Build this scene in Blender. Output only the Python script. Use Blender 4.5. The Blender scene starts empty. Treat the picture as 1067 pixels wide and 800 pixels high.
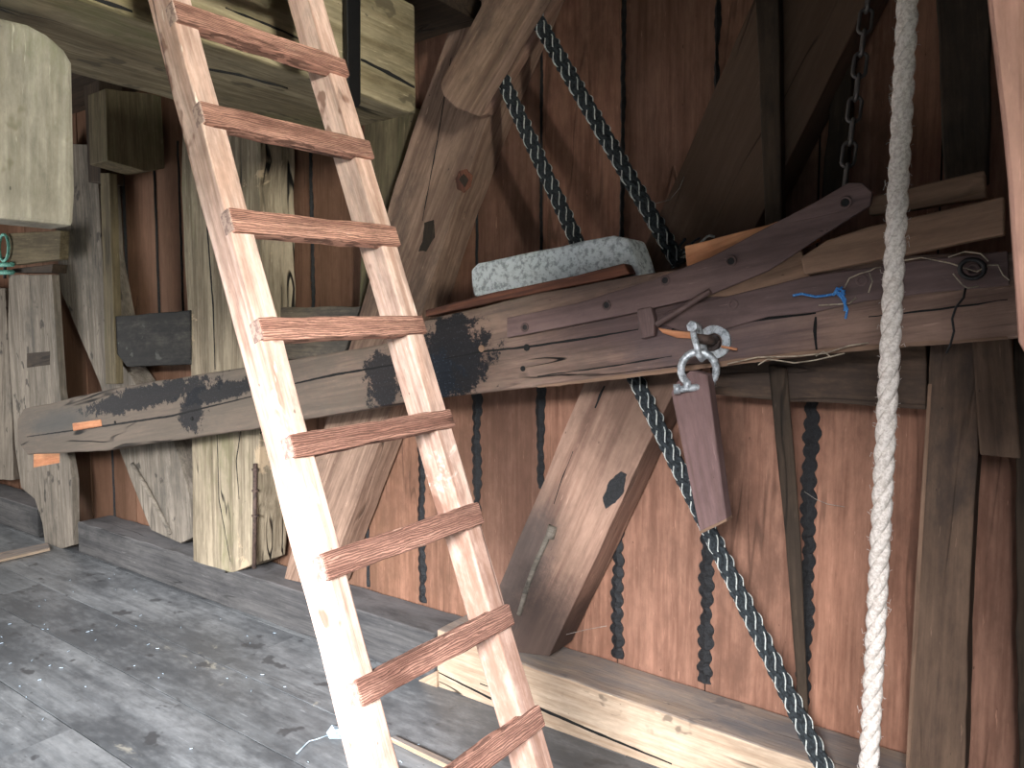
import bpy, bmesh, math, random
from mathutils import Vector, Matrix, noise
random.seed(7)
PI = math.pi
# ------------------------------------------------------------------ camera
H = 1.6; F = 770.0; YAW = math.radians(35.4); PIT = math.atan(57 / F)
col = bpy.context.scene.collection
sc = bpy.context.scene
cd = bpy.data.cameras.new('camera'); cam = bpy.data.objects.new('camera', cd); col.objects.link(cam)
cam.location = (0, 0, H); cam.rotation_euler = (PI / 2 - PIT, 0, YAW)
cd.sensor_width = 36; cd.lens = F / 1067 * 36; cd.clip_start = .02
sc.camera = cam
FW = Vector((-math.sin(YAW) * math.cos(PIT), math.cos(YAW) * math.cos(PIT), -math.sin(PIT)))
RT = Vector((math.cos(YAW), math.sin(YAW), 0)); UP = RT.cross(FW); CAM = Vector((0, 0, H))
def ray(x, y): return FW + RT * ((x - 533.5) / F) + UP * ((400 - y) / F)
def pY(x, y, Y): r = ray(x, y); return CAM + r * (Y / r.y)
def pX(x, y, X): r = ray(x, y); return CAM + r * (X / r.x)
def pZ(x, y, Z=0): r = ray(x, y); return CAM + r * ((Z - H) / r.z)
# ------------------------------------------------------------------ world and light
w = bpy.data.worlds.new('world'); sc.world = w; w.use_nodes = True
wb = w.node_tree.nodes['Background']; wb.inputs[0].default_value = (.62, .78, 1.0, 1); wb.inputs[1].default_value = .65
def area(name, loc, target, sx, sy, power, color, spread=PI):
    l = bpy.data.lights.new(name, 'AREA'); l.shape = 'RECTANGLE'; l.size = sx; l.size_y = sy
    l.energy = power; l.color = color; l.spread = spread
    o = bpy.data.objects.new(name, l); col.objects.link(o); o.location = loc
    o.rotation_euler = (Vector(target) - Vector(loc)).to_track_quat('-Z', 'Y').to_euler()
    return o
area('skylight_through_open_front', (1.45, -4.2, 3.5), (-1.0, 1.6, .5), 2.6, 2.0, 1250, (.97, .98, 1.0), math.radians(120))
area('fill_through_added_side_hole', (2.9, -.7, 2.45), (-2.0, 1.8, 2.2), .8, .8, 34, (1.0, .99, .89), math.radians(46))  # added fill for the upper left timbers, no known opening there
area('daylight_through_end_opening', (-7.7, .2, 1.2), (-3, 1.0, .2), 2.0, 1.8, 110, (1.0, .98, .95))
sc.view_settings.view_transform = 'Standard'; sc.view_settings.look = 'None'
sc.view_settings.gamma = 1; sc.view_settings.use_curve_mapping = False
sc.view_settings.exposure = 0.08

# ------------------------------------------------------------------ materials
def lin(c):
    return tuple((v / 255 / 12.92 if v / 255 <= .04045 else ((v / 255 + .055) / 1.055) ** 2.4) for v in c) + (1,)
class NT:
    def __init__(s, name):
        s.m = bpy.data.materials.new(name); s.m.use_nodes = True; s.t = s.m.node_tree
        s.b = s.t.nodes['Principled BSDF']
    def n(s, typ, ins=None, **kw):
        nd = s.t.nodes.new(typ)
        for k, v in kw.items(): setattr(nd, k, v)
        for k, v in (ins or {}).items():
            if hasattr(v, 'is_output'): s.t.links.new(v, nd.inputs[k])
            else: nd.inputs[k].default_value = v
        return nd
    def math(s, op, a, b=0.0, clamp=False):
        return s.n('ShaderNodeMath', {0: a, 1: b}, operation=op, use_clamp=clamp).outputs[0]
    def ramp(s, fac, a, b):
        return s.n('ShaderNodeMapRange', {0: fac, 1: a, 2: b}, clamp=True, interpolation_type='SMOOTHSTEP').outputs[0]
    def mix(s, f, a, b, mode='MIX'):
        nd = s.n('ShaderNodeMix', data_type='RGBA', blend_type=mode)
        for i, v in ((0, f), (6, a), (7, b)):
            if hasattr(v, 'is_output'): s.t.links.new(v, nd.inputs[i])
            else: nd.inputs[i].default_value = v
        return nd.outputs[2]
def wood(name, a, b, stain=None, st=.55, crack=.6, sw=0.0, axis='X', rough=.8, fine=1.0, tone=False,
         patch=None, pt=.62, bump=.5, spots=None, blotch=2.2, spec=.25, blobs=None, vary=0, mott=1.3, sws=44., tonev=1., dust=None):
    """weathered timber: a/b grain colours, stain colour over a share of it, lengthwise cracks,
    sw swirling figure, patch a second patchy colour, spots small marks"""
    t = NT(name)
    co = t.n('ShaderNodeTexCoord').outputs['Object']
    rnd = t.n('ShaderNodeObjectInfo').outputs['Random']
    off = t.n('ShaderNodeCombineXYZ', {0: t.math('MULTIPLY', rnd, 37.), 1: t.math('MULTIPLY', rnd, 91.), 2: t.math('MULTIPLY', rnd, 13.)}).outputs[0]
    vec = t.n('ShaderNodeVectorMath', {0: co, 1: off}, operation='ADD').outputs[0]
    if tone:
        at = t.n('ShaderNodeAttribute', attribute_name='tone').outputs['Fac']
        o2 = t.n('ShaderNodeCombineXYZ', {0: t.math('MULTIPLY', at, 17.), 1: t.math('MULTIPLY', at, 23.), 2: t.math('MULTIPLY', at, 29.)}).outputs[0]
        vec = t.n('ShaderNodeVectorMath', {0: vec, 1: o2}, operation='ADD').outputs[0]
    if axis != 'X':
        sp = t.n('ShaderNodeSeparateXYZ', {0: vec}).outputs
        o = {'Z': (2, 0, 1), 'Y': (1, 0, 2)}[axis]
        vec = t.n('ShaderNodeCombineXYZ', {0: sp[o[0]], 1: sp[o[1]], 2: sp[o[2]]}).outputs[0]
    def nz(scale, sc3, det=4, ro=.6, dist=0.):
        mp = t.n('ShaderNodeMapping', {0: vec, 'Scale': sc3}).outputs[0]
        return t.n('ShaderNodeTexNoise', {'Vector': mp, 'Scale': scale, 'Detail': det, 'Roughness': ro, 'Distortion': dist}).outputs[0]
    g1 = nz(14 * fine, (.07, 1, 1), 5, .65, .3)
    g2 = nz(70 * fine, (.05, 1, 1), 3, .6)
    bl = nz(blotch, (.5, 1, 1), 4, .6)
    sm = nz(26, (.45, 1, 1), 4, .7)
    grain = t.ramp(t.math('ADD', t.math('MULTIPLY', g1, .65), t.math('MULTIPLY', g2, .35)), .38, .62)
    c = t.mix(grain, lin(b), lin(a))
    h = t.math('ADD', t.math('MULTIPLY', g1, .6), t.math('MULTIPLY', g2, .5))
    if sw:
        mp = t.n('ShaderNodeMapping', {0: vec, 'Scale': (.22, 1, 1)}).outputs[0]
        wv = t.n('ShaderNodeTexWave', {'Vector': mp, 'Scale': sws, 'Distortion': 11., 'Detail': 4., 'Detail Scale': .7, 'Detail Roughness': .6}, bands_direction='Y').outputs['Fac']
        wr = t.ramp(t.math('ADD', wv, t.math('MULTIPLY', t.math('SUBTRACT', g2, .5), 1.4)), .15, .6)
        c = t.mix(t.math('MULTIPLY', t.math('SUBTRACT', 1., wr), sw), c, lin(tuple(v * .42 for v in b)))
        h = t.math('ADD', h, t.math('MULTIPLY', wr, sw * .8))
    if tone:
        c = t.mix(1.0, c, t.n('ShaderNodeCombineXYZ', {i: t.math('ADD', t.math('MULTIPLY', at, (.5 - .08 * i) * tonev), 1 - (.25 - .04 * i) * tonev) for i in range(3)}).outputs[0], 'MULTIPLY')
    m1 = nz(7, (.35, 1, 1), 8, .72, .4); m2 = nz(45, (.3, 1, 1), 4, .7)
    mv = t.math('ADD', .19, t.math('MULTIPLY', t.math('ADD', t.math('MULTIPLY', m1, .75), t.math('MULTIPLY', m2, .45)), .97 * 1.35))
    mv = t.math('ADD', 1 - mott / 1.3, t.math('MULTIPLY', mv, mott / 1.3))
    c = t.mix(1.0, c, t.n('ShaderNodeCombineXYZ', {0: mv, 1: mv, 2: mv}).outputs[0], 'MULTIPLY')
    sk = nz(60, (.5, 1, 1), 2, .5)
    c = t.mix(t.math('MULTIPLY', t.ramp(sk, .74, .78), .6), c, lin(tuple(v * .3 for v in b)))
    c = t.mix(t.math('MULTIPLY', t.ramp(nz(80, (.12, 1, 1), 3, .6), .66, .74), .35), c, lin(tuple(min(255, v * 1.35 + 15) for v in a)))
    if vary:
        c = t.mix(t.math('MULTIPLY', rnd, vary), c, lin(tuple(v * .55 for v in b)))
    if stain:
        f = t.ramp(t.math('ADD', t.math('MULTIPLY', bl, .7), t.math('MULTIPLY', sm, .3)), 1 - st - .07, 1 - st + .13)
        c = t.mix(t.math('MULTIPLY', f, .85), c, lin(stain))
    if patch:
        pn = nz(blotch * .8, (.8, 1, 1), 6, .72, .6)
        f = t.ramp(pn, pt, pt + .05)
        c = t.mix(t.math('MULTIPLY', f, .95), c, lin(patch))
    if spots:
        s1 = nz(9, (.7, 1, 1), 3, .55)
        c = t.mix(t.math('MULTIPLY', t.ramp(s1, .63, .68), .8), c, lin(spots))
    if dust:
        nzz = t.n('ShaderNodeSeparateXYZ', {0: t.n('ShaderNodeNewGeometry').outputs['Normal']}).outputs[2]
        c = t.mix(t.math('MULTIPLY', t.ramp(nzz, .6, .9), t.ramp(m1, .2, .7)), c, lin(dust))
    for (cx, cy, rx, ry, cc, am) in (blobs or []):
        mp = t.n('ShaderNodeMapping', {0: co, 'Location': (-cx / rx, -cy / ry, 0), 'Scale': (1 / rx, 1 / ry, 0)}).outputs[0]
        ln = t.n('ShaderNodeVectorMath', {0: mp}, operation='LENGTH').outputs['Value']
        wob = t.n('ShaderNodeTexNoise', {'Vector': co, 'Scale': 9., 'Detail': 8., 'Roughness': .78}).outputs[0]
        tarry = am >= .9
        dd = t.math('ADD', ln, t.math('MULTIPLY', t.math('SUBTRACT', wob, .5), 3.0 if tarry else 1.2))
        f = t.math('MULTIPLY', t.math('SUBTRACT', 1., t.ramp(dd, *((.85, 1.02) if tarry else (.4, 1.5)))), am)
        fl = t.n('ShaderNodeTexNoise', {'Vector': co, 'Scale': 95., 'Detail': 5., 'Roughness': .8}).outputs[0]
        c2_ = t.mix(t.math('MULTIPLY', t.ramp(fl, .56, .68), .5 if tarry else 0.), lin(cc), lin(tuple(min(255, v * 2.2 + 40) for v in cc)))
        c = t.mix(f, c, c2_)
    if crack:
        k1 = t.math('ABSOLUTE', t.math('SUBTRACT', nz(5, (.09, 1, 1), 3, .5, .25), .5))
        k2 = t.ramp(nz(3.3, (.4, 1, 1), 2), .5, .6)
        cr = t.math('MULTIPLY', t.math('SUBTRACT', 1., t.ramp(k1, .003, .011)), k2)
        c = t.mix(t.math('MULTIPLY', cr, crack), c, lin(tuple(v * .16 for v in b)))
        h = t.math('SUBTRACT', h, t.math('MULTIPLY', cr, 1.2))
    t.t.links.new(c, t.b.inputs['Base Color'])
    t.b.inputs['Roughness'].default_value = rough
    t.b.inputs['Specular IOR Level'].default_value = spec
    bm_ = t.n('ShaderNodeBump', {'Height': h, 'Strength': bump, 'Distance': .008}).outputs[0]
    t.t.links.new(bm_, t.b.inputs['Normal'])
    return t.m
def plain(name, c, rough=.6, metal=0., c2=None, scale=30., bump=.3, lo=.42, hi=.6, dist=.003):
    t = NT(name)
    co = t.n('ShaderNodeTexCoord').outputs['Object']
    nn = t.n('ShaderNodeTexNoise', {'Vector': co, 'Scale': scale, 'Detail': 6., 'Roughness': .7}).outputs[0]
    cc = t.mix(t.ramp(nn, lo, hi), lin(c), lin(c2 or tuple(v * .7 for v in c)))
    t.t.links.new(cc, t.b.inputs['Base Color'])
    t.b.inputs['Roughness'].default_value = rough; t.b.inputs['Metallic'].default_value = metal
    t.t.links.new(t.n('ShaderNodeBump', {'Height': nn, 'Strength': bump, 'Distance': dist}).outputs[0], t.b.inputs['Normal'])
    return t.m
M = {}
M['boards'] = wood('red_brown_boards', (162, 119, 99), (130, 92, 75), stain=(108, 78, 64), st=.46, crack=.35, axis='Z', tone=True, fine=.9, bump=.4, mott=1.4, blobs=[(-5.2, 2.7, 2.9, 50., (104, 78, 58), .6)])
M['floor'] = wood('worn_grey_floorboards', (136, 138, 140), (110, 113, 116), stain=(72, 74, 77), st=.52, crack=.08, tone=True, rough=.42, bump=.12, spots=(66, 66, 68), spec=.6, fine=.6, patch=(152, 148, 138), pt=.62, tonev=.12, mott=1.7)
M['sill_dark'] = wood('dark_grey_sill', (90, 88, 87), (66, 65, 66), stain=(44, 44, 46), st=.48, crack=.5, patch=(150, 140, 124), pt=.70, dust=(112, 110, 111))
M['sill_light'] = wood('pale_oak_sill', (190, 168, 146), (156, 132, 110), stain=(124, 108, 94), st=.4, crack=.9, spots=(106, 92, 80), dust=(116, 112, 112))
M['oak'] = wood('grey_brown_oak', (160, 132, 114), (118, 94, 80), stain=(88, 74, 66), st=.45, crack=.6, patch=(56, 46, 42), pt=.66)
M['oak_red'] = wood('weathered_red_brown_oak', (160, 128, 110), (126, 96, 82), stain=(98, 78, 68), st=.4, crack=.5, patch=(70, 56, 50), pt=.69, fine=.8)
M['beam'] = wood('old_lever_beam_timber', (140, 112, 100), (104, 82, 74), stain=(86, 74, 72), st=.45, crack=.9, patch=(40, 36, 38), pt=.64, bump=.6)
M['beam_grey'] = wood('old_beam_grey_stained', (128, 116, 102), (92, 84, 74), stain=(72, 70, 68), st=.5, crack=.8, patch=(26, 26, 28), pt=.6, bump=.6)
M['dark_rail'] = wood('tarred_rail', (84, 80, 74), (54, 52, 50), stain=(30, 30, 31), st=.6, crack=.6, spots=(84, 84, 80), bump=.6, mott=2.)
M['mossy'] = wood('algae_tinted_oak', (146, 134, 108), (108, 96, 72), stain=(104, 104, 66), st=.42, crack=.9, spots=(84, 76, 60), bump=.6, mott=1.9)
M['mossy_dark'] = wood('dim_olive_oak', (116, 104, 80), (86, 76, 58), stain=(92, 92, 62), st=.45, crack=.5)
M['moss_post'] = wood('green_grey_post', (166, 152, 130), (116, 104, 86), stain=(120, 118, 86), st=.42, crack=1., bump=.9, patch=(186, 164, 136), pt=.58)
M['grey_oak'] = wood('silver_grey_oak', (142, 132, 120), (104, 96, 86), stain=(84, 80, 74), st=.45, crack=.4, spots=(60, 56, 52), bump=.6)
M['hang'] = wood('smooth_green_grey_board', (152, 146, 132), (128, 122, 108), stain=(108, 110, 82), st=.46, crack=.3, fine=.7, bump=.25, spots=(108, 102, 84), mott=1.9)
M['rail'] = wood('pink_pine_rail', (206, 178, 164), (166, 134, 118), stain=(128, 94, 78), st=.44, crack=.6, fine=1.3, spots=(118, 84, 70), bump=.35, patch=(222, 204, 192), pt=.58, mott=2.0)
M['rung'] = wood('swirled_red_rung', (206, 156, 136), (158, 112, 96), stain=(88, 58, 48), st=.42, crack=.7, sw=.65, sws=62., fine=1.4, bump=.9, patch=(206, 164, 140), pt=.66, vary=.4, mott=1.9, blotch=5.)
M['end'] = plain('pale_end_grain', (176, 150, 136), .85, c2=(128, 104, 96), scale=60)
M['iron'] = wood('purple_brown_painted_iron', (116, 94, 90), (94, 75, 72), stain=(76, 61, 59), st=.4, crack=.1, rough=.55, bump=.25, fine=.6)
M['darkiron'] = plain('black_iron', (42, 38, 38), .55, .3, c2=(26, 24, 24))
M['rust'] = plain('rusted_iron', (92, 74, 66), .7, .2, c2=(58, 46, 42))
M['chain'] = plain('dull_grey_iron', (92, 85, 81), .6, .2, c2=(84, 78, 76))
M['galv'] = plain('galvanised_steel', (206, 210, 214), .45, .45, c2=(140, 144, 148), scale=60)
M['black'] = plain('matt_black_strap', (14, 14, 15), .45)
M['tar'] = plain('tar_black', (30, 31, 34), .6, c2=(14, 14, 16), scale=70, bump=.8, dist=.01)
M['void'] = plain('dark_gap', (12, 10, 9), .9)
M['dark'] = wood('dark_stained_shaded_board', (74, 60, 48), (54, 44, 36), stain=(42, 36, 30), st=.5, crack=.5)  # dark tone, on the upper right boards it stands for shade
M['reddark'] = wood('reddish_dark_plank', (132, 84, 64), (84, 54, 44), stain=(56, 42, 38), st=.5, crack=.5)
M['purple'] = wood('purple_brown_block', (116, 92, 90), (98, 76, 72), stain=(86, 70, 68), st=.4, crack=.15, fine=.8, bump=.2)
M['shelf'] = wood('light_brown_plank', (146, 116, 96), (116, 92, 75), stain=(96, 78, 64), st=.4, crack=.2, fine=.8, bump=.3)
M['pink'] = wood('pinkish_post', (180, 138, 122), (138, 100, 86), stain=(116, 82, 70), st=.4, crack=.3, fine=.8, bump=.3)
M['fresh'] = wood('fresh_orange_chip', (220, 158, 116), (190, 124, 88), crack=.1)
M['browndim'] = wood('dim_brown_post', (110, 88, 72), (86, 68, 56), stain=(62, 52, 46), st=.5, crack=.4)
M['concrete'] = plain('white_flecked_stone', (226, 232, 234), .85, c2=(158, 166, 170), scale=38, bump=1., lo=.46, hi=.62, dist=.012)
M['rope_d'] = plain('black_rope_strand', (50, 56, 60), .9, c2=(24, 27, 30), scale=120, bump=.8)
M['rope_w'] = plain('white_tracer_strand', (214, 216, 210), .8, c2=(170, 172, 168), scale=120)
M['hemp'] = plain('pale_hemp', (218, 208, 200), .95, c2=(186, 174, 164), scale=140, bump=.8)
M['blue'] = plain('blue_twine', (54, 124, 196), .7, c2=(120, 180, 224), scale=200, lo=.55)
M['wire'] = plain('pale_thin_wire', (190, 172, 150), .7)
M['teal'] = plain('verdigris_painted_metal', (124, 196, 178), .6, c2=(90, 150, 138), scale=60)
M['paper'] = plain('pale_blue_paper', (206, 224, 240), .8, c2=(170, 196, 216), scale=60)
M['web'] = plain('cobweb', (170, 160, 150), .9)

# ------------------------------------------------------------------ object helpers
W = {}
def put(o, parent=None, mw=None):
    mw = mw or Matrix.Identity(4); W[o.name] = mw
    if parent: o.parent = parent; o.matrix_parent_inverse = W[parent.name].inverted()
    o.matrix_basis = mw
    col.objects.link(o); return o
def tag(o, label=None, cat=None, group=None, kind=None):
    if label: o['label'] = label
    if cat: o['category'] = cat
    if group: o['group'] = group
    if kind: o['kind'] = kind
    return o
def thing(name, loc, label, cat, group=None):
    e = bpy.data.objects.new(name, None); e.empty_display_size = .05
    return tag(put(e, None, Matrix.Translation(Vector(loc))), label, cat, group)
def mkobj(name, bm, mat, parent=None, mw=None, smooth=False, bev=0):
    me = bpy.data.meshes.new(name)
    bmesh.ops.recalc_face_normals(bm, faces=bm.faces)
    bm.to_mesh(me); bm.free()
    for m in (mat if isinstance(mat, (list, tuple)) else [mat]): me.materials.append(m)
    if smooth:
        for p in me.polygons: p.use_smooth = True
    o = bpy.data.objects.new(name, me); put(o, parent, mw)
    if bev:
        b = o.modifiers.new('bevel', 'BEVEL'); b.width = bev; b.segments = 2; b.limit_method = 'ANGLE'; b.angle_limit = math.radians(35)
    return o
def dense(pts, step, jit):
    out = []
    n = len(pts)
    for i in range(n):
        a, b = pts[i], pts[(i + 1) % n]; L = (b - a).length
        k = max(1, int(L / step)); d = (b - a).normalized() if L else Vector((1, 0)); nn = Vector((-d.y, d.x))
        s = random.random() * 99
        for j in range(k):
            p = a.lerp(b, j / k)
            if j: p = p + nn * (noise.noise(Vector((s, j * .45, 0))) * 2 * jit)
            out.append(p)
    return out
def slab3(name, P, nrm, depth, mat, parent=None, axis=None, jit=.004, bev=.005, step=.07, rot=0):
    """outline P (world points on one plane) facing nrm, given real thickness behind it; local x runs along the length"""
    P = [Vector(p) for p in P]; nrm = Vector(nrm).normalized()
    if axis is None:
        best = 0
        for i in range(len(P)):
            L = (P[(i + 1) % len(P)] - P[i]).length
            if L > best: best = L; axis = P[(i + 1) % len(P)] - P[i]
    x = (Vector(axis) - nrm * Vector(axis).dot(nrm)).normalized(); y = nrm.cross(x)
    c = sum(P, Vector()) / len(P)
    mw = Matrix.Translation(c) @ Matrix((x, y, nrm)).transposed().to_4x4()
    q = [Vector(((p - c).dot(x), (p - c).dot(y))) for p in P]
    q = dense(q, step, jit)
    bm = bmesh.new()
    f = [bm.verts.new((p.x, p.y, 0)) for p in q]; b = [bm.verts.new((p.x, p.y, -depth)) for p in q]
    bm.faces.new(f); bm.faces.new(b[::-1])
    for i in range(len(q)):
        j = (i + 1) % len(q); bm.faces.new((f[i], b[i], b[j], f[j]))
    return mkobj(name, bm, mat, parent, mw, bev=bev)
def slab(name, px, Y, depth, mat, label=None, cat=None, parent=None, group=None, **k):
    o = slab3(name, [pY(x, y, Y) for x, y in px], (0, -1, 0), depth, mat, parent, **k)
    return tag(o, label, cat, group)
def slabX(name, px, X, depth, mat, label=None, cat=None, parent=None, group=None, **k):
    o = slab3(name, [pX(x, y, X) for x, y in px], (1, 0, 0), depth, mat, parent, **k)
    return tag(o, label, cat, group)
def rod_bm(bm, P, r, n=8, closed=False, r2=None):
    P = [Vector(p) for p in P]; rings = []; N = len(P); up = None
    for i, p in enumerate(P):
        if closed: t = (P[(i + 1) % N] - P[i - 1])
        else: t = P[min(i + 1, N - 1)] - P[max(i - 1, 0)]
        t.normalize()
        if up is None: up = t.orthogonal().normalized()
        up = (up - t * up.dot(t)).normalized(); s = t.cross(up)
        rr = r if not callable(r) else r(i / max(1, N - 1))
        rings.append([bm.verts.new(p + (up * math.cos(a) + s * math.sin(a)) * rr) for a in [2 * PI * k / n for k in range(n)]])
    for i in range(N if closed else N - 1):
        a, b = rings[i], rings[(i + 1) % N]
        if closed and i == N - 1:   # align seam
            k0 = min(range(n), key=lambda k: (b[k].co - a[0].co).length); b = b[k0:] + b[:k0]
        for k in range(n): bm.faces.new((a[k], a[(k + 1) % n], b[(k + 1) % n], b[k]))
    if not closed: bm.faces.new(rings[0][::-1]); bm.faces.new(rings[-1])
    return bm
def rod(name, P, r, mat, parent=None, n=8, closed=False):
    return mkobj(name, rod_bm(bmesh.new(), P, r, n, closed), mat, parent, smooth=True)
def disc(name, c, nrm, r, th, mat, parent=None, hole=0, n=20, bev=.0015):
    nrm = Vector(nrm).normalized(); x = nrm.orthogonal().normalized(); y = nrm.cross(x)
    bm = bmesh.new(); c = Vector(c)
    def ring(rad, h): return [bm.verts.new(c + (x * math.cos(2 * PI * k / n) + y * math.sin(2 * PI * k / n)) * rad + nrm * h) for k in range(n)]
    a, b = ring(r, 0), ring(r, th)
    for k in range(n): bm.faces.new((a[k], a[(k + 1) % n], b[(k + 1) % n], b[k]))
    if hole:
        c1, d = ring(hole, 0), ring(hole, th)
        for k in range(n):
            j = (k + 1) % n
            bm.faces.new((d[k], d[j], c1[j], c1[k])); bm.faces.new((b[k], b[j], d[j], d[k])); bm.faces.new((a[j], a[k], c1[k], c1[j]))
    else: bm.faces.new(a[::-1]); bm.faces.new(b)
    return mkobj(name, bm, mat, parent, bev=bev)
def box(name, a, b, mat, parent=None, label=None, cat=None, bev=.004, axis=None):
    a, b = Vector(a), Vector(b)
    d = b - a
    if axis is None: axis = max(range(3), key=lambda i: abs(d[i]))
    if axis == 1: P = [(b.x, a.y, a.z), (b.x, b.y, a.z), (b.x, b.y, b.z), (b.x, a.y, b.z)]; return tag(slab3(name, P, (1, 0, 0), b.x - a.x, mat, parent, bev=bev, axis=(0, 1, 0)), label, cat)
    P = [(a.x, a.y, a.z), (b.x, a.y, a.z), (b.x, a.y, b.z), (a.x, a.y, b.z)]
    return tag(slab3(name, P, (0, -1, 0), b.y - a.y, mat, parent, bev=bev, axis=(1, 0, 0) if axis == 0 else (0, 0, 1)), label, cat)

# ------------------------------------------------------------------ room shell
YW = 2.70; XL = -8.0; XR = 1.4; YF = -2.2; ZC = 3.2
def boardset(name, spans, mat, plane, lo, hi, th, gapmat):
    """boards side by side with dark gaps: one mesh, 'tone' per board"""
    bm = bmesh.new(); tl = bm.faces.layers.float.new('tone') if False else None
    tones = []
    def bx(a, b, mi, tone):
        vs = [bm.verts.new(v) for v in [(a[0], a[1], a[2]), (b[0], a[1], a[2]), (b[0], b[1], a[2]), (a[0], b[1], a[2]), (a[0], a[1], b[2]), (b[0], a[1], b[2]), (b[0], b[1], b[2]), (a[0], b[1], b[2])]]
        for q in [(0, 3, 2, 1), (4, 5, 6, 7), (0, 1, 5, 4), (1, 2, 6, 5), (2, 3, 7, 6), (3, 0, 4, 7)]:
            f = bm.faces.new([vs[i] for i in q]); f.material_index = mi; tones.append(tone)
    for (p, q, l2, h2) in spans:
        t = random.random(); g = .003; d = random.uniform(0, .008)
        if plane == 'Y': bx((p + g, YW + d, l2), (q - g, YW + th, h2), 0, t)
        else: bx((l2, p + g, -th), (h2, q - g, -d * .4), 0, t)
    if plane == 'Y': bx((lo, YW + .012, 0), (hi, YW + th + .05, ZC), 1, 0)
    else: bx((XL, YF, -th - .05), (XR, YW + .1, -.012), 1, 0)
    me = bpy.data.meshes.new(name); bm.to_mesh(me); bm.free()
    me.materials.append(mat); me.materials.append(gapmat)
    at = me.attributes.new('tone', 'FLOAT', 'FACE')
    for i, v in enumerate(tones): at.data[i].value = v
    o = bpy.data.objects.new(name, me); put(o)
    return tag(o, kind='structure')
seams = [-8.0, -7.6, -7.2, -6.85, -6.55, -6.22, -5.89, -5.54, -5.24, -4.83, -4.54, -4.35, -4.0, -3.64, -3.26, -2.86, -2.47, -2.12, -1.765, -1.38, -1.0, -.635, -.27, .1, .48, .86, 1.4]
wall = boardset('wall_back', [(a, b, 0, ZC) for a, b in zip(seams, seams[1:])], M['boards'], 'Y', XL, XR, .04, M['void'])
ylines = [-2.2, -1.8, -1.42, -1.05, -.7, -.3, .1, .5, .92, 1.31, 1.68, 1.99, 2.42, 2.75]
spans = []
for i, (a, b) in enumerate(zip(ylines, ylines[1:])):
    xs = sorted([XL, XR] + ([-5.0, -1.2] if i % 3 == 0 else [-5.05, .2] if i % 3 == 1 else [-3.1]))
    for p, q in zip(xs, xs[1:]): spans.append((a, b, p + .002, q - .002))
boardset('floor', spans, M['floor'], 'Z', 0, 0, .04, M['void'])
def shell(name, a, b, mat):
    bm = bmesh.new(); bmesh.ops.create_cube(bm, size=1)
    a, b = Vector(a), Vector(b)
    for v in bm.verts: v.co = Vector([(a[i] + b[i]) / 2 + v.co[i] * (b[i] - a[i]) for i in range(3)])
    return tag(mkobj(name, bm, mat), kind='structure')
shell('ceiling', (XL, YF, ZC), (XR, YW + .09, ZC + .05), M['dark'])
# end and side walls keep openings that let light in
def wall_with_hole(name, axis, at, lo, hi, hlo, hhi, hz0, hz1, th=.08):
    bm = bmesh.new()
    def cb(a, b, z0, z1):
        r = bmesh.ops.create_cube(bm, size=1)['verts']
        for v in r:
            u = (a + b) / 2 + v.co.x * (b - a); z = (z0 + z1) / 2 + v.co.z * (z1 - z0); t = at + v.co.y * th
            v.co = (t, u, z) if axis == 'X' else (u, t, z)
    cb(lo, hlo, 0, ZC); cb(hhi, hi, 0, ZC); cb(hlo, hhi, hz1, ZC)
    if hz0 > 0: cb(hlo, hhi, 0, hz0)
    return tag(mkobj(name, bm, M['dark']), kind='structure')
wall_with_hole('wall_left', 'X', XL, YF, YW + .09, -.9, 1.3, 0, 2.2)
wall_with_hole('wall_right', 'X', XR, YF, YW + .09, -.55, .25, 1.9, 2.8)  # hole added to let the upper left fill through
wall_with_hole('wall_front', 'Y', -.7, XL, XR, -2.6, .35, 0, 2.14)  # unseen wall, its opening shaped to shade the upper right
shell('ground', (-16, -14, -.4), (8, 10, -.3), plain('grass_ground', (92, 108, 62), .9, c2=(70, 86, 46), scale=3))  # unseen ground, added to block low sky and bounce greenish light

# tar seams between the boards
def tar(x, z0, z1, w0, w1, sc_=0):
    bm = bmesh.new(); n = int((z1 - z0) / .012); L, R, Lb, Rb = [], [], [], []
    s = random.random() * 50
    for i in range(n + 1):
        u = i / n; z = z0 + (z1 - z0) * u; wd = (w0 + (w1 - w0) * u) * (1.35 if z < 1.4 else 1.)
        a = wd * (.5 + .5 * max(-.7, noise.noise(Vector((s, z * 9, 0)))) + sc_ * abs(math.sin(z * 62 + s)) * .45)
        b = wd * (.5 + .5 * max(-.7, noise.noise(Vector((s + 9, z * 9, 0)))) + sc_ * abs(math.sin(z * 55 + s * 2)) * .45)
        L.append(bm.verts.new((x - a, YW - .002, z))); R.append(bm.verts.new((x + b, YW - .002, z)))
        Lb.append(bm.verts.new((x - a, YW + .02, z))); Rb.append(bm.verts.new((x + b, YW + .02, z)))
    mids = [bm.verts.new(((l.co.x + r.co.x) / 2, YW - .011, l.co.z)) for l, r in zip(L, R)]
    for i in range(n):
        bm.faces.new((L[i], mids[i], mids[i + 1], L[i + 1])); bm.faces.new((mids[i], R[i], R[i + 1], mids[i + 1]))
        bm.faces.new((L[i], L[i + 1], Lb[i + 1], Lb[i])); bm.faces.new((R[i], Rb[i], Rb[i + 1], R[i + 1]))
    o = mkobj('tar_seam', bm, M['tar'], wall, smooth=False)
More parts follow.
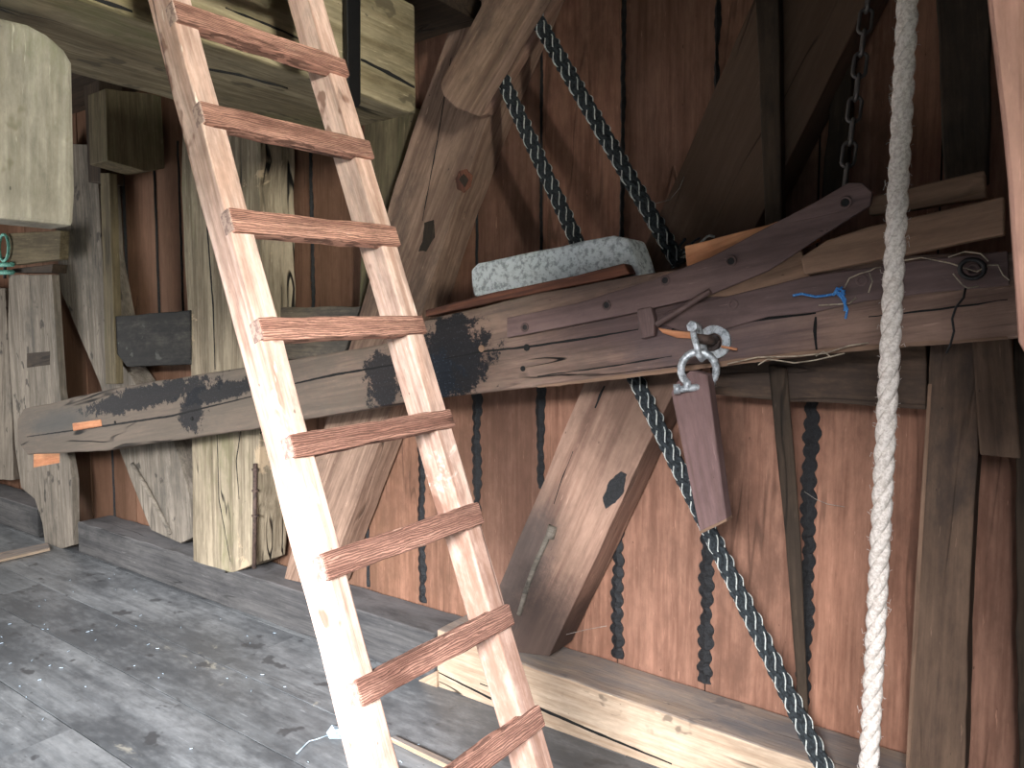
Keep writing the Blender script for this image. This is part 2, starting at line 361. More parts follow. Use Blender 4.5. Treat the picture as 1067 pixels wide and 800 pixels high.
for x, z0, z1, a, b, s_ in [(-2.47, .23, 1.3, .022, .02, .8), (-2.12, .5, 1.35, .02, .026, .8), (-2.115, 1.5, 3.1, .01, .008, .4),
        (-1.765, .9, 1.45, .022, .02, .5), (-1.765, 1.6, 3.1, .009, .008, .6), (-1.38, .23, 1.1, .026, .018, 1), (-1.38, 1.5, 3.1, .012, .013, .6),
        (-1.0, .23, 1.1, .026, .02, 1), (-1.0, 2.1, 3.1, .012, .014, .6), (-.635, .23, 1.45, .02, .022, 1), (-2.86, .23, 1.2, .012, .01, .5),
        (-2.86, 1.6, 2.4, .012, .012, .4), (-3.26, 1.4, 2.6, .016, .012, .8), (-3.64, 1.4, 2.6, .016, .014, .5), (-3.64, .3, 1.2, .014, .01, .5),
        (-4.83, 1.5, 2.8, .01, .01, .4), (-5.24, 1.5, 2.8, .01, .01, .4), (-5.54, .2, 2.8, .008, .008, .4), (-4.54, 1.5, 2.8, .014, .012, .3)]:
    tar(x, z0, z1, a, b, s_)

# ------------------------------------------------------------------ big timbers
G = 'timbers of the wall frame'
# sill timbers
box('sill_beam', (-7.9, 2.44, 0), (-6.2, 2.68, .225), M['sill_dark'], label='short dark grey sill timber beyond the curved post at the far left', cat='beam', bev=.012)
o = box('sill_beam', (-5.56, 2.44, 0), (-2.17, 2.685, .225), M['sill_dark'], label='long dark grey sill timber along the wall foot, left of the ladder foot', cat='beam', bev=.012)
o = slab('sill_beam', [(455, 733), (455, 655), (545, 692), (800, 780), (1030, 858), (1040, 985), (800, 872)], 2.43, .255, M['sill_light'], 'pale bright sill timber along the wall foot, right of the ladder', 'beam', bev=.01, jit=.002)
slab('split_line_wedge', [(424, 715), (455, 699), (455, 729)], 2.415, .02, M['sill_light'], 'small pale triangular wedge on the floor at the joint of the sills', 'wedge', jit=0, bev=.001)
def brace(name, px, Y, d, mat, label, cat='brace', **k): return slab(name, px, Y, d, mat, label, cat, **k)
# right brace, from sill up to the top right
brace('diagonal_brace', [(520, 610), (530, 650), (540, 680), (572, 684), (612, 600), (683, 447), (815, 180), (905, 0), (935, -60), (815, -60), (785, 0), (700, 195), (608, 400)], 2.50, .183, M['oak_red'],
      'broad brown diagonal brace rising to the right from the pale sill', step=.1)
C_ = o = bpy.data.objects['diagonal_brace']
def local0(o, x, y, Y): v = W[o.name].inverted() @ pY(x, y, Y); return v.x, v.y
C_.data.materials[0] = wood('stained_darkened_brace_oak', (164, 132, 114), (130, 100, 86), stain=(104, 84, 74), st=.38, crack=.5, patch=(70, 56, 50), pt=.7, fine=.8,
    blobs=[(*local0(C_, x, y, 2.5), rx, ry, cc, am) for x, y, rx, ry, cc, am in [(540, 590, .34, .14, (78, 72, 70), .8), (562, 665, .28, .28, (60, 50, 46), .85), (680, 400, .35, .3, (84, 64, 54), .6), (800, 100, .9, .5, (84, 66, 52), .8)]])  # stained foot, darker under the beam and towards the upper end
# left brace
A = brace('diagonal_brace', [(478, 0), (412, 190), (375, 325), (330, 470), (296, 603), (340, 612), (362, 550), (395, 462), (440, 325), (475, 215), (520, 95), (560, 0), (575, -40), (492, -40)], 2.52, .163, M['oak'],
      'big pale knotted diagonal brace crossing behind the right ladder rail', step=.1)
slab('knot', [(474, 186), (478, 178), (486, 176), (492, 183), (490, 194), (483, 201), (476, 197)], 2.514, .007, M['reddark'], parent=A, jit=.002, bev=.002, step=.01)
slab('knot_core', [(478, 187), (483, 181), (488, 187), (484, 195)], 2.512, .003, M['dark'], parent=bpy.data.objects['knot'], jit=.001, bev=0, step=.01)
# upright posts
P_F = slab('wall_post', [(190, 120), (189, 200), (199, 400), (201, 589), (235, 598), (263, 588), (274, 400), (270, 120)], 2.44, .22, M['moss_post'], 'cracked pale upright post between beam and sill, left of the ladder', 'post', jit=.006)
slab('wall_post', [(380, 118), (434, 112), (409, 192), (378, 310), (374, 325)], 2.6, .083, M['mossy_dark'], 'greenish upright post under the end of the ceiling beam', 'post')
PI_ = slab('door_post', [(9, 286), (54, 286), (57, 330), (62, 405), (70, 470), (75, 500), (76, 568), (48, 576), (44, 545), (36, 520), (22, 508), (16, 470), (8, 350)], 2.42, .05, M['grey_oak'], 'grey post with a curved foot at the left end of the long beam', 'post', jit=.003)
slab('notch', [(35, 471), (62, 468), (62, 482), (35, 487)], 2.419, .006, M['fresh'], parent=PI_, jit=0, bev=.001)
slab('notch', [(28, 368), (52, 366), (52, 380), (28, 383)], 2.419, .006, M['dark'], parent=PI_, jit=0, bev=.001)
slab('post_head', [(8, 243), (63, 240), (62, 270), (10, 276)], 2.40, .06, M['mossy_dark'], 'square olive block sitting above the curved grey post', 'block', jit=.002)
slab('packing_strip', [(12, 280), (55, 275), (54, 284), (12, 284)], 2.43, .1, M['dark'], 'thin dark packing piece between block and curved post', 'packing', jit=0)
slab('wall_post', [(-60, 300), (5, 300), (12, 420), (14, 500), (-60, 500)], 2.55, .14, M['grey_oak'], 'grey upright board at the left edge behind the curved post', 'post')
slab('wall_post', [(104, 180), (114, 180), (121, 400), (110, 400)], 2.42, .05, M['mossy_dark'], 'narrow olive upright stud beside the leaning left brace', 'post')
# leaning brace on the far left
D = slab('diagonal_brace', [(52, 150), (100, 150), (106, 260), (128, 380), (180, 457), (198, 520), (201, 560), (188, 566), (157, 552), (121, 460), (104, 400), (62, 300)], 2.535, .148, M['grey_oak'], 'grey brace leaning down to the right beside the curved post', 'brace', step=.12)
rod('lit_crack', [pY(138, 483, 2.53), pY(155, 512, 2.52), pY(178, 556, 2.53)], .014, M['grey_oak'], D)  # grey rod drawing the sunlit crack in this brace
# horizontal rail E
slab('wall_rail', [(117, 330), (198, 323), (198, 380), (132, 382), (119, 366)], 2.43, .1, M['dark_rail'], 'tarred dark block of horizontal timber left of the cracked pale post', 'rail')
slab('wall_rail', [(262, 321), (376, 319), (357, 372), (262, 376)], 2.56, .12, M['beam_grey'], 'grey horizontal timber seen between the ladder rails above the long beam', 'rail')
# rail behind right part
slab('wall_rail', [(748, 346), (965, 350), (966, 427), (850, 419), (744, 411)], 2.47, .22, M['browndim'], 'brown horizontal rail on the boards beneath the right part of the beam', 'rail')
# horizontal block and posts in the dark recess
slabX('wall_block', [(110, 92), (168, 100), (172, 175), (150, 178), (112, 167)], -4.6, .22, M['mossy_dark'], 'dim olive timber end in the dark recess beneath the ceiling beam', 'block')
slab('wall_post', [(86, 60), (103, 60), (105, 190), (92, 190)], 2.45, .15, M['dark'], 'dark upright stud in the recess behind the hanging board', 'post')
# right hand post
Q = slab('wall_post', [(970, 355), (1020, 350), (1019, 480), (1010, 640), (1004, 830), (944, 830), (955, 640)], 2.36, .2, M['browndim'], 'dim brown upright post right of the white rope', 'post')
slab('lit_chamfer', [(967, 400), (971, 400), (957, 640), (947, 815), (943, 815), (952, 640)], 2.358, .01, M['shelf'], parent=Q, jit=0, bev=.001)  # pale strip paints the light caught by the post's left chamfer
slab('short_board', [(1012, 350), (1054, 350), (1064, 478), (1021, 474)], 2.3, .03, M['browndim'], 'short brown board fixed under the beam at the right edge', 'board', jit=.001)
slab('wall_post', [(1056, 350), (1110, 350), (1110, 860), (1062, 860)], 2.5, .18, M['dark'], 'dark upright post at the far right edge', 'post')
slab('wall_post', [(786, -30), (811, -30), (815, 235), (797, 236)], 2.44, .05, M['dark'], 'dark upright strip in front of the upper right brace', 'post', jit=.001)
slab('wall_board', [(972, -80), (1036, -80), (1030, 190), (985, 200)], 2.4, .05, M['dark'], 'upright board coloured dark for the shade of the upper right corner', 'board')  # shade of this corner put into the board colour
slab('wall_board', [(880, -60), (900, -60), (880, 200), (855, 215)], 2.62, .05, M['dark'], 'slanting board coloured dark for the shade behind the iron chain', 'board')  # corner shade put into the colour here as well
# leaning dark bar under the beam
slab('leaning_bar', [(800, 380), (820, 383), (834, 560), (842, 750), (832, 745), (818, 560)], 2.455, .011, M['dark'], 'dark narrow bar leaning on the boards under the beam', 'bar', jit=.001)
# beam: the long lever
LB = slab('lever_beam', [(18, 436), (24, 426), (120, 404), (300, 375), (400, 358), (443, 333), (560, 305), (660, 287), (760, 272), (870, 268), (1060, 262), (1110, 262), (1110, 346), (1055, 353), (860, 364), (760, 376), (600, 398), (470, 413), (410, 421), (230, 452), (100, 470), (28, 474), (18, 460)], 2.20, .19, M['beam'],
     'long heavy lever beam running across the wall and rising to the right', 'beam', axis=(1, 0, .17), step=.12, jit=.005, bev=.01)
def local(o, x, y, Y): v = W[o.name].inverted() @ pY(x, y, Y); return v.x, v.y
TAR = (24, 26, 31)
bl = [(*local(LB, 130, 432, 2.2), 2.6, 1.2, (100, 94, 84), .75)]
for x, y, rx, ry, cc, am in [(472, 372, .20, .17, TAR, .95), (452, 395, .13, .12, (30, 34, 42), .95), (150, 414, .75, .07, TAR, .92), (230, 408, .4, .05, TAR, .9), (200, 432, .14, .09, TAR, .9),
        (400, 396, .12, .13, TAR, .9), (60, 440, .4, .08, (66, 72, 74), .6), (700, 330, .5, .06, (84, 66, 68), .6), (740, 352, .3, .1, (90, 78, 84), .5)]:
    bl.append((*local(LB, x, y, 2.2), rx, ry, cc, am))
LB.data.materials[0] = wood('tar_stained_beam', (146, 118, 104), (108, 86, 76), stain=(88, 76, 72), st=.42, crack=1., patch=(44, 38, 38), pt=.66, bump=.7, blobs=bl)
# stone block, wedge planks on the beam
S = slab('stone_block', [(490, 281), (497, 274), (570, 259), (638, 245), (654, 248), (661, 266), (668, 288), (655, 288), (520, 307), (493, 309)], 2.26, .14, M['concrete'], 'whitish rough stone block lying on top of the beam', 'block', jit=.003, step=.04, bev=.012)
slab('wedge_plank', [(443, 323), (520, 303), (600, 287), (650, 274), (656, 285), (600, 297), (520, 313), (443, 330)], 2.2, .055, M['reddark'], 'dark reddish plank wedged between stone block and beam', 'plank', jit=.002)
slab('wedge_plank', [(713, 256), (760, 244), (800, 234), (850, 216), (850, 250), (780, 275), (716, 285)], 2.215, .06, M['fresh'], 'orange brown wedge standing on the beam by the frayed rope', 'plank', jit=.002)
# iron straps
K = thing('iron_strap', pY(700, 320, 2.2), 'long curved flat iron strap bolted along the face of the beam', 'strap')
slab('bar', [(528, 331), (600, 316), (680, 291), (740, 268), (800, 236), (850, 210), (884, 190), (898, 190), (909, 200), (907, 214), (850, 250), (800, 282), (740, 307), (660, 326), (600, 338), (528, 352)], 2.172, .014, M['iron'], parent=K, jit=.0006, bev=.003, step=.04)
for x, y in [(547, 341), (632, 318), (693, 292), (762, 272), (881, 211)]:
    disc('bolt_head', pY(x, y, 2.172), (0, -1, 0), .017, .004, M['iron'], K, hole=.011)
    disc('bolt_shank', pY(x, y, 2.172), (0, -1, 0), .010, .002, M['darkiron'], K)
K2 = thing('iron_strap', pY(860, 310, 2.2), 'second dark iron strap beneath the curved one, ending by the shackle', 'strap')
slab('bar', [(684, 331), (700, 322), (760, 308), (840, 288), (950, 272), (1050, 261), (1052, 297), (960, 306), (900, 314), (850, 325), (800, 330), (745, 346), (712, 346), (690, 338)], 2.188, .012, M['iron'], parent=K2, jit=.001, bev=.003, step=.04)
for x, y in [(764, 317), (690, 332), (1014, 281), (898, 292)]:
    disc('bolt_head', pY(x, y, 2.188), (0, -1, 0), .016, .004, M['iron'], K2, hole=.009)
slab('iron_bracket', [(663, 322), (678, 319), (682, 334), (681, 350), (667, 353)], 2.165, .03, M['iron'], 'small upright iron bracket holding the strap end', 'bracket', jit=0)
rod('iron_rod', [pY(684, 338, 2.155), pY(705, 325, 2.155), pY(740, 303, 2.16)], .009, M['iron']); tag(bpy.data.objects['iron_rod'], 'thin iron rod running up from the small bracket', 'rod')
slab('wood_sliver', [(684, 341), (700, 344), (722, 346), (724, 353), (705, 352), (690, 347)], 2.18, .012, M['fresh'], 'pale wood sliver tucked under the strap by the shackle', 'sliver', jit=0)
slab('shelf_plank', [(834, 268), (862, 250), (905, 236), (1047, 204), (1047, 244), (940, 266), (838, 286)], 2.15, .045, M['shelf'], 'light brown plank fixed on the beam face at the right', 'plank', jit=.001)
slab('shelf_plank', [(905, 205), (1026, 177), (1029, 206), (925, 222), (905, 224)], 2.21, .04, M['shelf'], 'narrow pale plank above the light brown plank', 'plank', jit=.001)
slab('beam_cheek', [(772, 262), (832, 252), (845, 288), (772, 309), (735, 309)], 2.192, .008, M['shelf'], parent=LB, jit=0)
# forked brace end with pulley gap at the top
B = thing('forked_brace', pY(520, 60, 2.4), 'forked timber end with rounded foot from which the braided ropes hang', 'brace')
slab('front_cheek', [(516, -30), (500, 8), (458, 88), (462, 100), (474, 112), (490, 118), (560, 0), (578, -30)], 2.30, .07, M['oak'], parent=B, jit=.001, step=.05)
slab('rear_cheek', [(520, -30), (490, 60), (498, 122), (508, 118), (584, -4), (600, -30)], 2.478, .038, M['oak_red'], parent=B, jit=.001, step=.05)

# ceiling beam, perpendicular to the wall
CB = box('ceiling_beam', (-2.6, .1, 2.43), (-2.0, 2.175, 2.84), M['mossy'], label='massive greenish ceiling beam at the top left behind the ladder', cat='beam', bev=.012, axis=1)
box('ceiling_plank', (-3.1, 2.1, 2.86), (-1.93, 2.5, 2.95), M['dark'], label='dark plank over the end of the ceiling beam', cat='plank')
slabX('hanging_board', [(-60, 222), (77, 236), (79, 200), (76, 66), (68, 52), (50, 36), (30, 25), (0, 18), (-60, 6)], -2.15, .12, M['hang'], 'wide smooth green-grey board hanging beneath the ceiling beam at top left', 'board', jit=0, bev=.012, step=.2)
slabX('strap', [(361, -30), (376, -30), (376, 108), (373, 112), (366, 112), (363, 109)], -1.965, .02, M['black'], 'flat black strap hanging down the face of the ceiling beam', 'strap', jit=0, bev=.003)

# teal turnbuckle at the left
T = thing('rigging_screw', pY(4, 270, 2.385), 'verdigris green metal fitting at the left edge', 'fitting')
rod('link', [pY(4 + 5 * math.cos(a), 258 + 14 * math.sin(a), 2.38) for a in [2 * PI * k / 14 for k in range(14)]], .011, M['teal'], T, closed=True)
rod('shank', [pY(5, 268, 2.395), pY(5, 290, 2.395)], .012, M['darkiron'], T)
for y in (276, 284): rod('clamp_bar', [pY(-12, y, 2.385), pY(13, y - .5, 2.385)], .018, M['teal'], T)

# ------------------------------------------------------------------ the ladder
P0 = Vector((-1.3732, .9848, 1.5975)); U = Vector((-.3619, -.0041, .9322)).normalized()
R = Vector((.0402, .9990, .02)).normalized(); N = Vector((.9313, -.0447, .3614)).normalized()
R = (R - U * R.dot(U)).normalized(); N = U.cross(R) * -1 if U.cross(R).dot(N) < 0 else U.cross(R)
tR, dR, LW, KR = .0588, .0847, .5, .2608
LD = thing('ladder', P0 - U * 1.7, 'worn pale wooden ladder with reddish rungs leaning against the ceiling beam', 'ladder')
s0, s1 = -1.70, 1.36
for r0 in (0, LW - tR):
    P = [P0 + R * r0 + U * s0, P0 + R * (r0 + tR) + U * s0, P0 + R * (r0 + tR) + U * s1, P0 + R * r0 + U * s1]
    slab3('rail', P, N, dR, M['rail'], LD, axis=U, jit=.002, bev=.004, step=.1)
for i in range(-5, 6):
    c = P0 - U * KR * i
    hh = .027 + random.uniform(-.002, .002)
    a0, a1 = random.uniform(-.003, .003), random.uniform(-.003, .003)
    P = [c + R * .002 + U * (-hh + a0), c + R * (LW + .004) + U * (-hh + a1), c + R * (LW + .004) + U * (hh + a1), c + R * .002 + U * (hh + a0)]
    P = [p + N * .012 for p in P]
    g = slab3('rung', P, N, .036, M['rung'], LD, axis=R, jit=.002, bev=.004, step=.03)
    slab3('rung_end', [c - R * .0012 + U * (-hh + a0 + .003) + N * .010, c - R * .0012 + U * (hh + a0 - .003) + N * .010, c - R * .0012 + U * (hh + a0 - .003) - N * .022, c - R * .0012 + U * (-hh + a0 + .003) - N * .022],
          -R, .004, M['end'], g, jit=0, bev=.0)

# ------------------------------------------------------------------ ropes
def braid(name, A_, B_, label, r=.025, pitch=.34, group=None):
    A_, B_ = Vector(A_), Vector(B_); d = (B_ - A_); L = d.length; d.normalize()
    x = d.orthogonal().normalized(); y = d.cross(x)
    e = thing(name, B_, label, 'rope', group)
    n = int(L / .006); NS = 5
    for fam in range(2):
        dk = bmesh.new(); wh = bmesh.new(); sg = 1 if fam else -1
        for k in range(NS):
            for q, (bm, rr, off, ns) in enumerate(((dk, .0080, 0, 6), (wh, .0023, .0078, 5))):
                if q and not fam: continue
                pts = []
                for i in range(n + 1):
                    s = L * i / n; th = 2 * PI * s / pitch; a = sg * th + 2 * PI / NS * k + (PI / NS if fam else 0)
                    ra = r * .74 + .0045 * sg * math.sin(NS * th) + off
                    pts.append(A_ + d * s + (x * math.cos(a) + y * math.sin(a)) * ra)
                rod_bm(bm, pts, rr, ns)
        mkobj('strand', dk, M['rope_d'], e, smooth=True)
        if fam: mkobj('tracer_strand', wh, M['rope_w'], e, smooth=True)
        else: wh.free()
    mkobj('core', rod_bm(bmesh.new(), [A_, B_], r * .7, 8), M['rope_d'], e)
    return e
GR = 'braided ropes'
r1 = braid('braided_rope', pY(548, 0, 2.42), pY(708, 275, 2.45), 'black and white braided rope running from the fork down to the orange wedge')
top, bot = pY(516, 66, 2.42), pY(662, 393, 2.46)
r2 = braid('braided_rope', top, pY(606, 262, 2.45), 'shorter black and white braided rope disappearing behind the stone block')
r3 = braid('braided_rope', pY(655, 380, 2.455), pY(866, 815, 2.40), 'black and white braided rope running from under the beam down to the sill')
# frayed strands by the wedge
fr = thing('frayed_rope_end', pY(725, 252, 2.35), 'frayed black and white rope tail lying over the orange wedge', 'rope')
for k in range(14):
    a = random.uniform(-.03, .1); z = random.uniform(0, .05)
    p = pY(712, 268, 2.38)
    pts = [p + Vector((a * t * 1.4 + .015 * math.sin(t * 5 + k), .01 * math.sin(k), z * math.sin(t * 2.2) + .02 * t)) for t in [j / 6 for j in range(7)]]
    rod('loose_strand', pts, .004, M['rope_w'] if k % 3 == 0 else M['rope_d'], fr, n=5)
# hemp rope
HR = thing('hemp_rope', pY(905, 800, 1.7), 'thick pale twisted hemp rope hanging in front of the wall at the right', 'rope')
ha, hb = pY(947, -20, 1.7), pY(903, 840, 1.7)
hd = (hb - ha).normalized(); ha2 = ha - hd * ((ZC - .002 - ha.z) / -hd.z); hb2 = hb + hd * ((hb.z) / -hd.z)
Lh = (hb2 - ha2).length; hx = hd.orthogonal().normalized(); hy = hd.cross(hx)
for k in range(3):
    pts = []
    for i in range(int(Lh / .007)):
        s = i * .007; a = 2 * PI * s / .135 + 2 * PI * k / 3
        pts.append(ha2 + hd * s + (hx * math.cos(a) + hy * math.sin(a)) * .0088)
    rod('strand', pts, .0120, M['hemp'], HR, n=10)
bm = bmesh.new()
for k in range(700):
    s = random.uniform(0, Lh); a = random.uniform(0, 2 * PI); v = hx * math.cos(a) + hy * math.sin(a)
    p = ha2 + hd * s + v * .019; ln = random.uniform(.003, .009)
    rod_bm(bm, [p, p + v * ln * .7 + hd * random.uniform(-ln, ln), p + v * ln + hd * random.uniform(-ln, ln)], .0005, 3)
tag(mkobj('loose_fibre', bm, M['hemp'], HR), kind='stuff')

# ------------------------------------------------------------------ chain
CH = thing('iron_chain', pY(880, 190, 2.42), 'dark iron link chain hanging in the shade at upper right', 'chain')
ca, cb_ = pY(906, -12, 2.40), pY(880, 196, 2.28); n = 9; L = (cb_ - ca).length / n; d = (cb_ - ca).normalized()
for k in range(n):
    c = ca + d * L * (k + .5); s = Vector((1, .25, 0)) if k % 2 else Vector((.35, -1, 0)); s = (s - d * s.dot(d)).normalized()
    hl = L * .5 + .004; hw = .017
    rod('link', [c + d * (hl - hw) * (1 if math.sin(a) > 0 else -1) + d * hw * math.sin(a) + s * hw * math.cos(a) for a in [2 * PI * (q + .5) / 16 for q in range(16)]], .0055, M['chain'], CH, closed=True, n=7)

# ------------------------------------------------------------------ shackles and hanging block
EB = thing('eye_bolt', pY(745, 355, 2.2), 'galvanised washer ring with brown bolt on the beam above the hanging block', 'bolt')
disc('washer', pY(745, 356, 2.2), (0, -1, 0), .052, .012, M['galv'], EB, hole=.026, n=32)
disc('bolt_end', pY(743, 357, 2.2), (0, -1, 0), .026, .02, M['rust'], EB, n=18)
rod('split_pin', [pY(752, 361, 2.17), pY(768, 364, 2.165)], .004, M['fresh'], EB, n=6)
rod('bolt_shank', [pY(745, 354, 2.19), pY(738, 354, 2.12), pY(722, 352, 2.10)], .015, M['rust'], EB, n=10)
SH = thing('shackle', pY(724, 345, 2.1), 'small upright galvanised shackle on the bolt of the beam', 'shackle')
def bow(name, pts, r, par, closed=False): return rod(name, [pY(x, y, Y) for x, y, Y in pts], r, M['galv'], par, n=10, closed=closed)
bow('bow', [(722, 341, 2.08), (723, 350, 2.07), (726, 360, 2.065), (728, 370, 2.065), (731, 374, 2.08), (735, 371, 2.11), (733, 360, 2.13), (729, 345, 2.14), (727, 341, 2.13)], .0095, SH)
bow('pin', [(722, 340, 2.05), (727, 341, 2.16)], .013, SH)
disc('pin_head', pY(722, 340, 2.05), (0, -1, 0), .017, .01, M['galv'], SH, n=6)
S2 = thing('shackle', pY(728, 385, 2.08), 'large bow shackle carrying the hanging wooden block', 'shackle')
pts = [(716, 405, 2.045)]
for k in range(15):
    a = math.radians(-140 + 280 * k / 14)
    pts.append((728 + 18.5 * math.sin(a), 385 - 18.5 * math.cos(a), 2.05 + .075 * k / 14))
pts.append((742, 403, 2.135))
bow('bow', pts, .0115, S2)
bow('pin', [(704, 406, 2.04), (722, 404, 2.055), (744, 400, 2.135)], .010, S2)
bow('pin_head', [(702, 405.5, 2.037), (709, 405, 2.044)], .015, S2)
# wooden block: a squared stick turned edge to the viewer
HB = thing('hanging_block', pY(750, 545, 2.12), 'purple-brown wooden block hanging by a shackle beneath the beam', 'block')
bp = [(699, 409), (705, 398), (719, 386), (737, 390), (757, 541), (729, 554)]
slab('body', bp, 2.068, .05, M['purple'], parent=HB, jit=.0006, bev=.004, axis=pY(729, 554, 2.068) - pY(699, 409, 2.068))
slab('end_grain', [(729, 553), (757, 540), (757.5, 543), (729.5, 556.5)], 2.069, .048, M['shelf'], parent=HB, jit=0, bev=.001)
# ------------------------------------------------------------------ small stuff
TW = thing('blue_twine', pY(870, 305, 2.17), 'knotted bright blue twine tied on the beam', 'twine')
for seq in ([(826, 308), (835, 306), (850, 309), (860, 308), (870, 306), (876, 301), (880, 307)], [(868, 308), (872, 300), (880, 303), (876, 310), (870, 304), (878, 299)], [(872, 302), (878, 312), (883, 322), (881, 332)], [(876, 304), (881, 312), (880, 324)]):
    rod('cord', [pY(x, y, 2.165 + .004 * (i % 2)) for i, (x, y) in enumerate(seq)], .0035, M['blue'], TW, n=6)
def wire(name, label, cat, seqs, Y=2.17, r=.002, mat='wire'):
    if len(seqs) == 1: return tag(rod(name, [pY(x, y, Y + .003 * (i % 2)) for i, (x, y) in enumerate(seqs[0])], r, M[mat], n=5), label, cat)
    t = thing(name, pY(*seqs[0][0], Y), label, cat)
    for s in seqs: rod('strand', [pY(x, y, Y + .003 * (i % 2)) for i, (x, y) in enumerate(s)], r, M[mat], t, n=5)
wire('loose_wire', 'thin pale wires twisted along the lower edge of the beam', 'wire', [[(758, 379), (790, 372), (830, 371), (860, 368), (885, 360), (905, 357)], [(790, 380), (800, 374), (828, 378), (850, 375), (880, 368)], [(850, 371), (858, 366), (866, 372)]])
wire('loose_wire', 'thin pale wire looping between the blue twine and the rope', 'wire', [[(880, 300), (885, 290), (896, 285), (907, 282), (912, 279), (918, 278)], [(853, 318), (872, 317), (885, 316), (892, 310)], [(905, 305), (909, 293), (906, 284)]])
wire('loose_wire', 'thin pale wire curling around the iron eye at the far right', 'wire', [[(938, 272), (960, 268), (990, 274), (1005, 279), (1018, 283), (1030, 276), (1040, 276), (1045, 286), (1052, 292)], [(988, 268), (1005, 262), (1022, 264), (1030, 272)], [(993, 285), (1003, 297), (1008, 300), (1020, 298)]])
wire('hanging_string', 'dark knotted string hanging over the beam edge right of the rope', 'string', [[(1006, 300), (1004, 310), (996, 320), (992, 332), (994, 345), (990, 360), (986, 368)]], Y=2.17, r=.003, mat='darkiron')
IE = thing('iron_eye', pY(1013, 280, 2.17), 'dark iron eye ring on the strap at the far right', 'ring')
rod('ring', [pY(1013 + 13 * math.cos(a), 280 + 10 * math.sin(a), 2.165) for a in [2 * PI * k / 16 for k in range(16)]], .006, M['darkiron'], IE, closed=True)
slab('wood_chip', [(75, 441), (104, 437), (105, 444), (76, 449)], 2.193, .012, M['fresh'], 'small orange wood chip stuck on the left part of the beam', 'chip', jit=0)
NB = thing('threaded_bolt', pY(266, 580, 2.43), 'rusty ribbed iron bolt standing against the cracked post', 'bolt')
rod('shank', [pY(266, 483, 2.425), pY(265, 592, 2.425)], .012, M['rust'], NB)
for y in (490, 512, 538): disc('collar', pY(266, y, 2.425), (0, 0, 1), .02, .01, M['rust'], NB, n=10)
CR = thing('crust_ridge', pY(545, 600, 2.5), 'crusty grey bolt cover on the foot of the broad right brace', 'bolt')
rod('ridge', [pY(x, y, 2.497) for x, y in [(574, 552), (566, 570), (557, 590), (549, 612), (541, 640)]], lambda u: .012 + .004 * math.sin(u * 25), M['grey_oak'], CR)
rod('knob', [pY(576, 548, 2.495), pY(573, 560, 2.495)], .02, M['grey_oak'], CR)
bb = bpy.data.objects.get('diagonal_brace')
slab('knot_hole', [(628, 518), (636, 500), (647, 491), (653, 494), (650, 512), (641, 524), (631, 530)], 2.498, .003, M['tar'], parent=bb, jit=.004, bev=0, step=.012)
slab('metal_patch', [(0 + 440, 0 + 252), (442, 232), (452, 229), (453, 247), (444, 262), (436, 262)], 2.519, .002, M['dark'], parent=A, jit=.003, bev=0, step=.02)
def sliver(name, parent, P, wd, nrm, mat):
    n = len(P); d = Vector(nrm).normalized(); t, b = [], []
    for i, p in enumerate(P):
        tg = (P[min(i + 1, n - 1)] - P[max(i - 1, 0)]).normalized(); sd = d.cross(tg)
        wv = wd * (.35 + math.sin(PI * (i + .3) / (n - .4))) * .5
        t.append(p + sd * wv); b.append(p - sd * wv)
    return slab3(name, t + b[::-1], nrm, .003, mat, parent, axis=P[-1] - P[0], jit=.0012, bev=0, step=.02)
for pts, wd in [([(462, 374), (505, 366), (560, 360), (620, 351), (665, 343)], .006), ([(28, 455), (100, 445), (180, 433), (262, 413)], .009), ([(296, 402), (350, 390), (410, 380)], .008),
                ([(850, 330), (849, 345), (851, 366)], .007), ([(700, 343), (780, 334), (850, 326)], .007), ([(560, 392), (640, 381), (700, 371)], .004), ([(905, 330), (980, 322), (1050, 312)], .004)]:
    sliver('crack', LB, [pY(x, y, 2.199) for x, y in pts], wd, (0, -1, 0), M['void'])
sliver('worn_edge', LB, [pY(x, y, 2.198) for x, y in [(560, 403), (620, 396), (700, 386), (760, 378), (860, 366), (960, 358), (1050, 352)]], .012, (0, -1, 0), M['shelf'])
for x, y, r_ in [(549, 362, .013), (545, 384, .010), (200, 436, .012), (120, 440, .01)]:
    disc('nail_hole', pY(x, y, 2.199), (0, -1, 0), r_, .003, M['void'], LB, n=9, bev=0)
disc('nail_head', pY(502, 363, 2.199), (0, -1, 0), .014, .004, M['shelf'], LB, n=9)
for pts, wd in [([(376, 62), (405, 76), (432, 91)], .012), ([(208, 70), (250, 78), (300, 92)], .006), ([(90, -4), (115, 4), (138, 12)], .008), ([(235, 8), (280, 26), (320, 44)], .006)]:
    sliver('crack', CB, [pX(x, y, -1.999) for x, y in pts], wd, (1, 0, 0), M['void'])
for pts, wd in [([(456, 700), (512, 728), (560, 737), (620, 763), (700, 796)], .010), ([(500, 712), (540, 727), (560, 737)], .006)]:
    sliver('crack', bpy.data.objects['sill_beam.002'], [pY(x, y, 2.429) for x, y in pts], wd, (0, -1, 0), M['void'])
for pts, wd, par, Y in [([(213, 170), (216, 240), (222, 320), (224, 385)], .010, P_F, 2.439), ([(252, 440), (246, 480), (249, 520)], .006, P_F, 2.439), ([(226, 450), (228, 520), (240, 585)], .006, P_F, 2.439),
                        ([(470, 60), (455, 150), (440, 230)], .004, A, 2.519), ([(630, 402), (625, 412), (620, 425)], .008, C_, 2.499), ([(597, 470), (585, 500), (577, 525)], .003, C_, 2.499)]:
    sliver('crack', par, [pY(x, y, Y) for x, y in pts], wd, (0, -1, 0), M['void'])
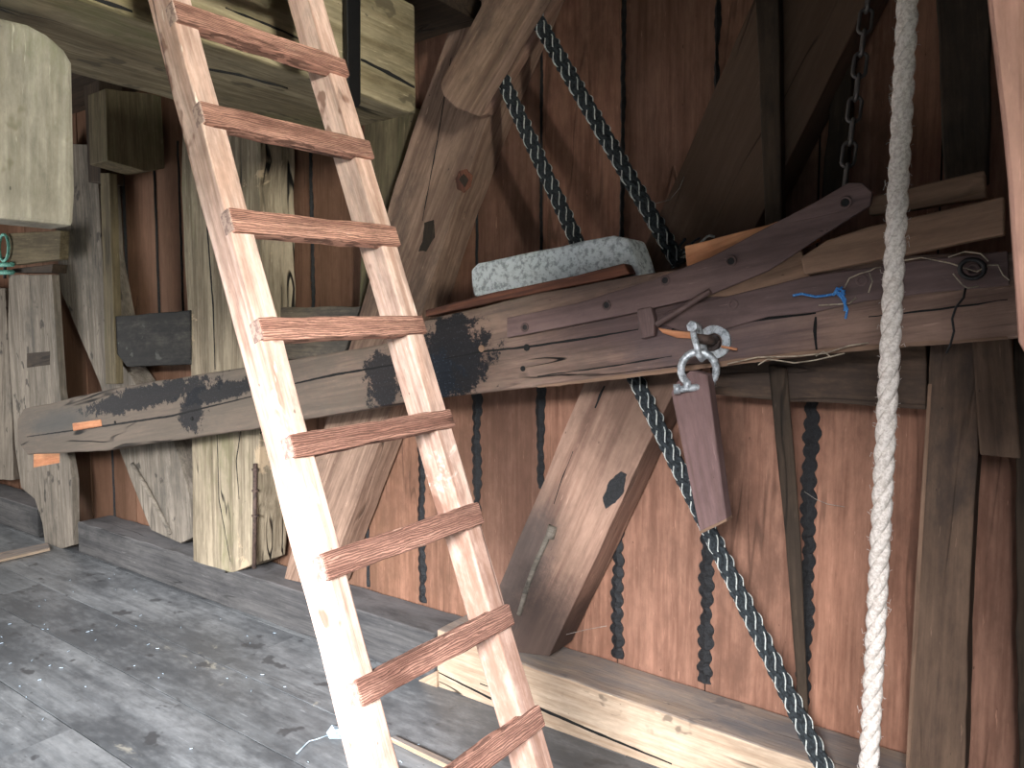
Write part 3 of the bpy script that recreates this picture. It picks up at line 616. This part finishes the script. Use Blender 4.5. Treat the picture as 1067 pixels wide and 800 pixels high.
def batten(px, label):
    P = [pZ(x, y, .02) for x, y in px]; tag(slab3('floor_batten', P, (0, 0, 1), .019, M['sill_light'], jit=.001, bev=.002), label, 'batten')
batten([(-30, 582), (50, 565), (52, 571), (-30, 590)], 'pale narrow batten on the floor left of the curved post foot')
batten([(407, 768), (412, 766), (500, 806), (494, 810)], 'pale thin batten lying between floorboards behind the ladder')
# floor litter
PP = pZ(349, 765, .004)
bm = bmesh.new(); q = [pZ(x, y, .0) for x, y in [(340, 764), (346, 759), (355, 758), (362, 762), (358, 770), (350, 773), (343, 770)]]
vs = [bm.verts.new(p + Vector((0, 0, .004 + .012 * (i % 2)))) for i, p in enumerate(q)]; c0 = bm.verts.new(PP + Vector((0, 0, .02)))
for i in range(len(vs)): bm.faces.new((vs[i], vs[(i + 1) % len(vs)], c0))
o = mkobj('paper_scrap', bm, M['paper']); tag(o, 'crumpled pale blue paper scrap on the floor behind the left ladder rail', 'paper')
sm_ = o.modifiers.new('s', 'SOLIDIFY'); sm_.thickness = .002
tag(rod('white_string', [pZ(x, y, .006) for x, y in [(341, 766), (330, 770), (322, 772), (316, 778), (309, 785)]], .0022, M['paper'], n=5), 'short white string trailing from the paper scrap', 'string')
bm = bmesh.new()
for k in range(130):
    x = random.uniform(-5, -1.2); y = random.uniform(.7, 2.38); p = Vector((x, y, .003)); a = random.uniform(0, PI); l = random.uniform(.003, .009)
    rod_bm(bm, [p - Vector((math.cos(a), math.sin(a), 0)) * l, p + Vector((math.cos(a), math.sin(a), 0)) * l], .0012, 4)
tag(mkobj('sawdust', bm, M['paper']), 'scattered pale wood crumbs on the grey floorboards', 'debris', kind='stuff')
# cobwebs
for nm, lab, seq in [('cobweb_thread', 'cobweb thread between the right brace foot and the boards', [(590, 661), (610, 656), (632, 652)]),
                     ('cobweb_thread', 'cobweb thread above the rope and beam by the upper brace', [(683, 212), (698, 208), (708, 196), (713, 184)]),
                     ('cobweb_thread', 'pale cobweb thread across the tar seam under the beam', [(838, 512), (850, 520), (862, 525), (880, 528)])]:
    tag(rod(nm, [pY(x, y, 2.66 if x > 800 else 2.49) for x, y in seq], .0012, M['web'], n=4), lab, 'cobweb')
# near lit timber at the top right corner
slab('near_post', [(1025, -40), (1150, -40), (1150, 420), (1070, 372), (1061, 356), (1050, 190)], 1.2, .1, M['pink'], 'bright pinkish timber in the near right corner', 'post', jit=.001, bev=.006)
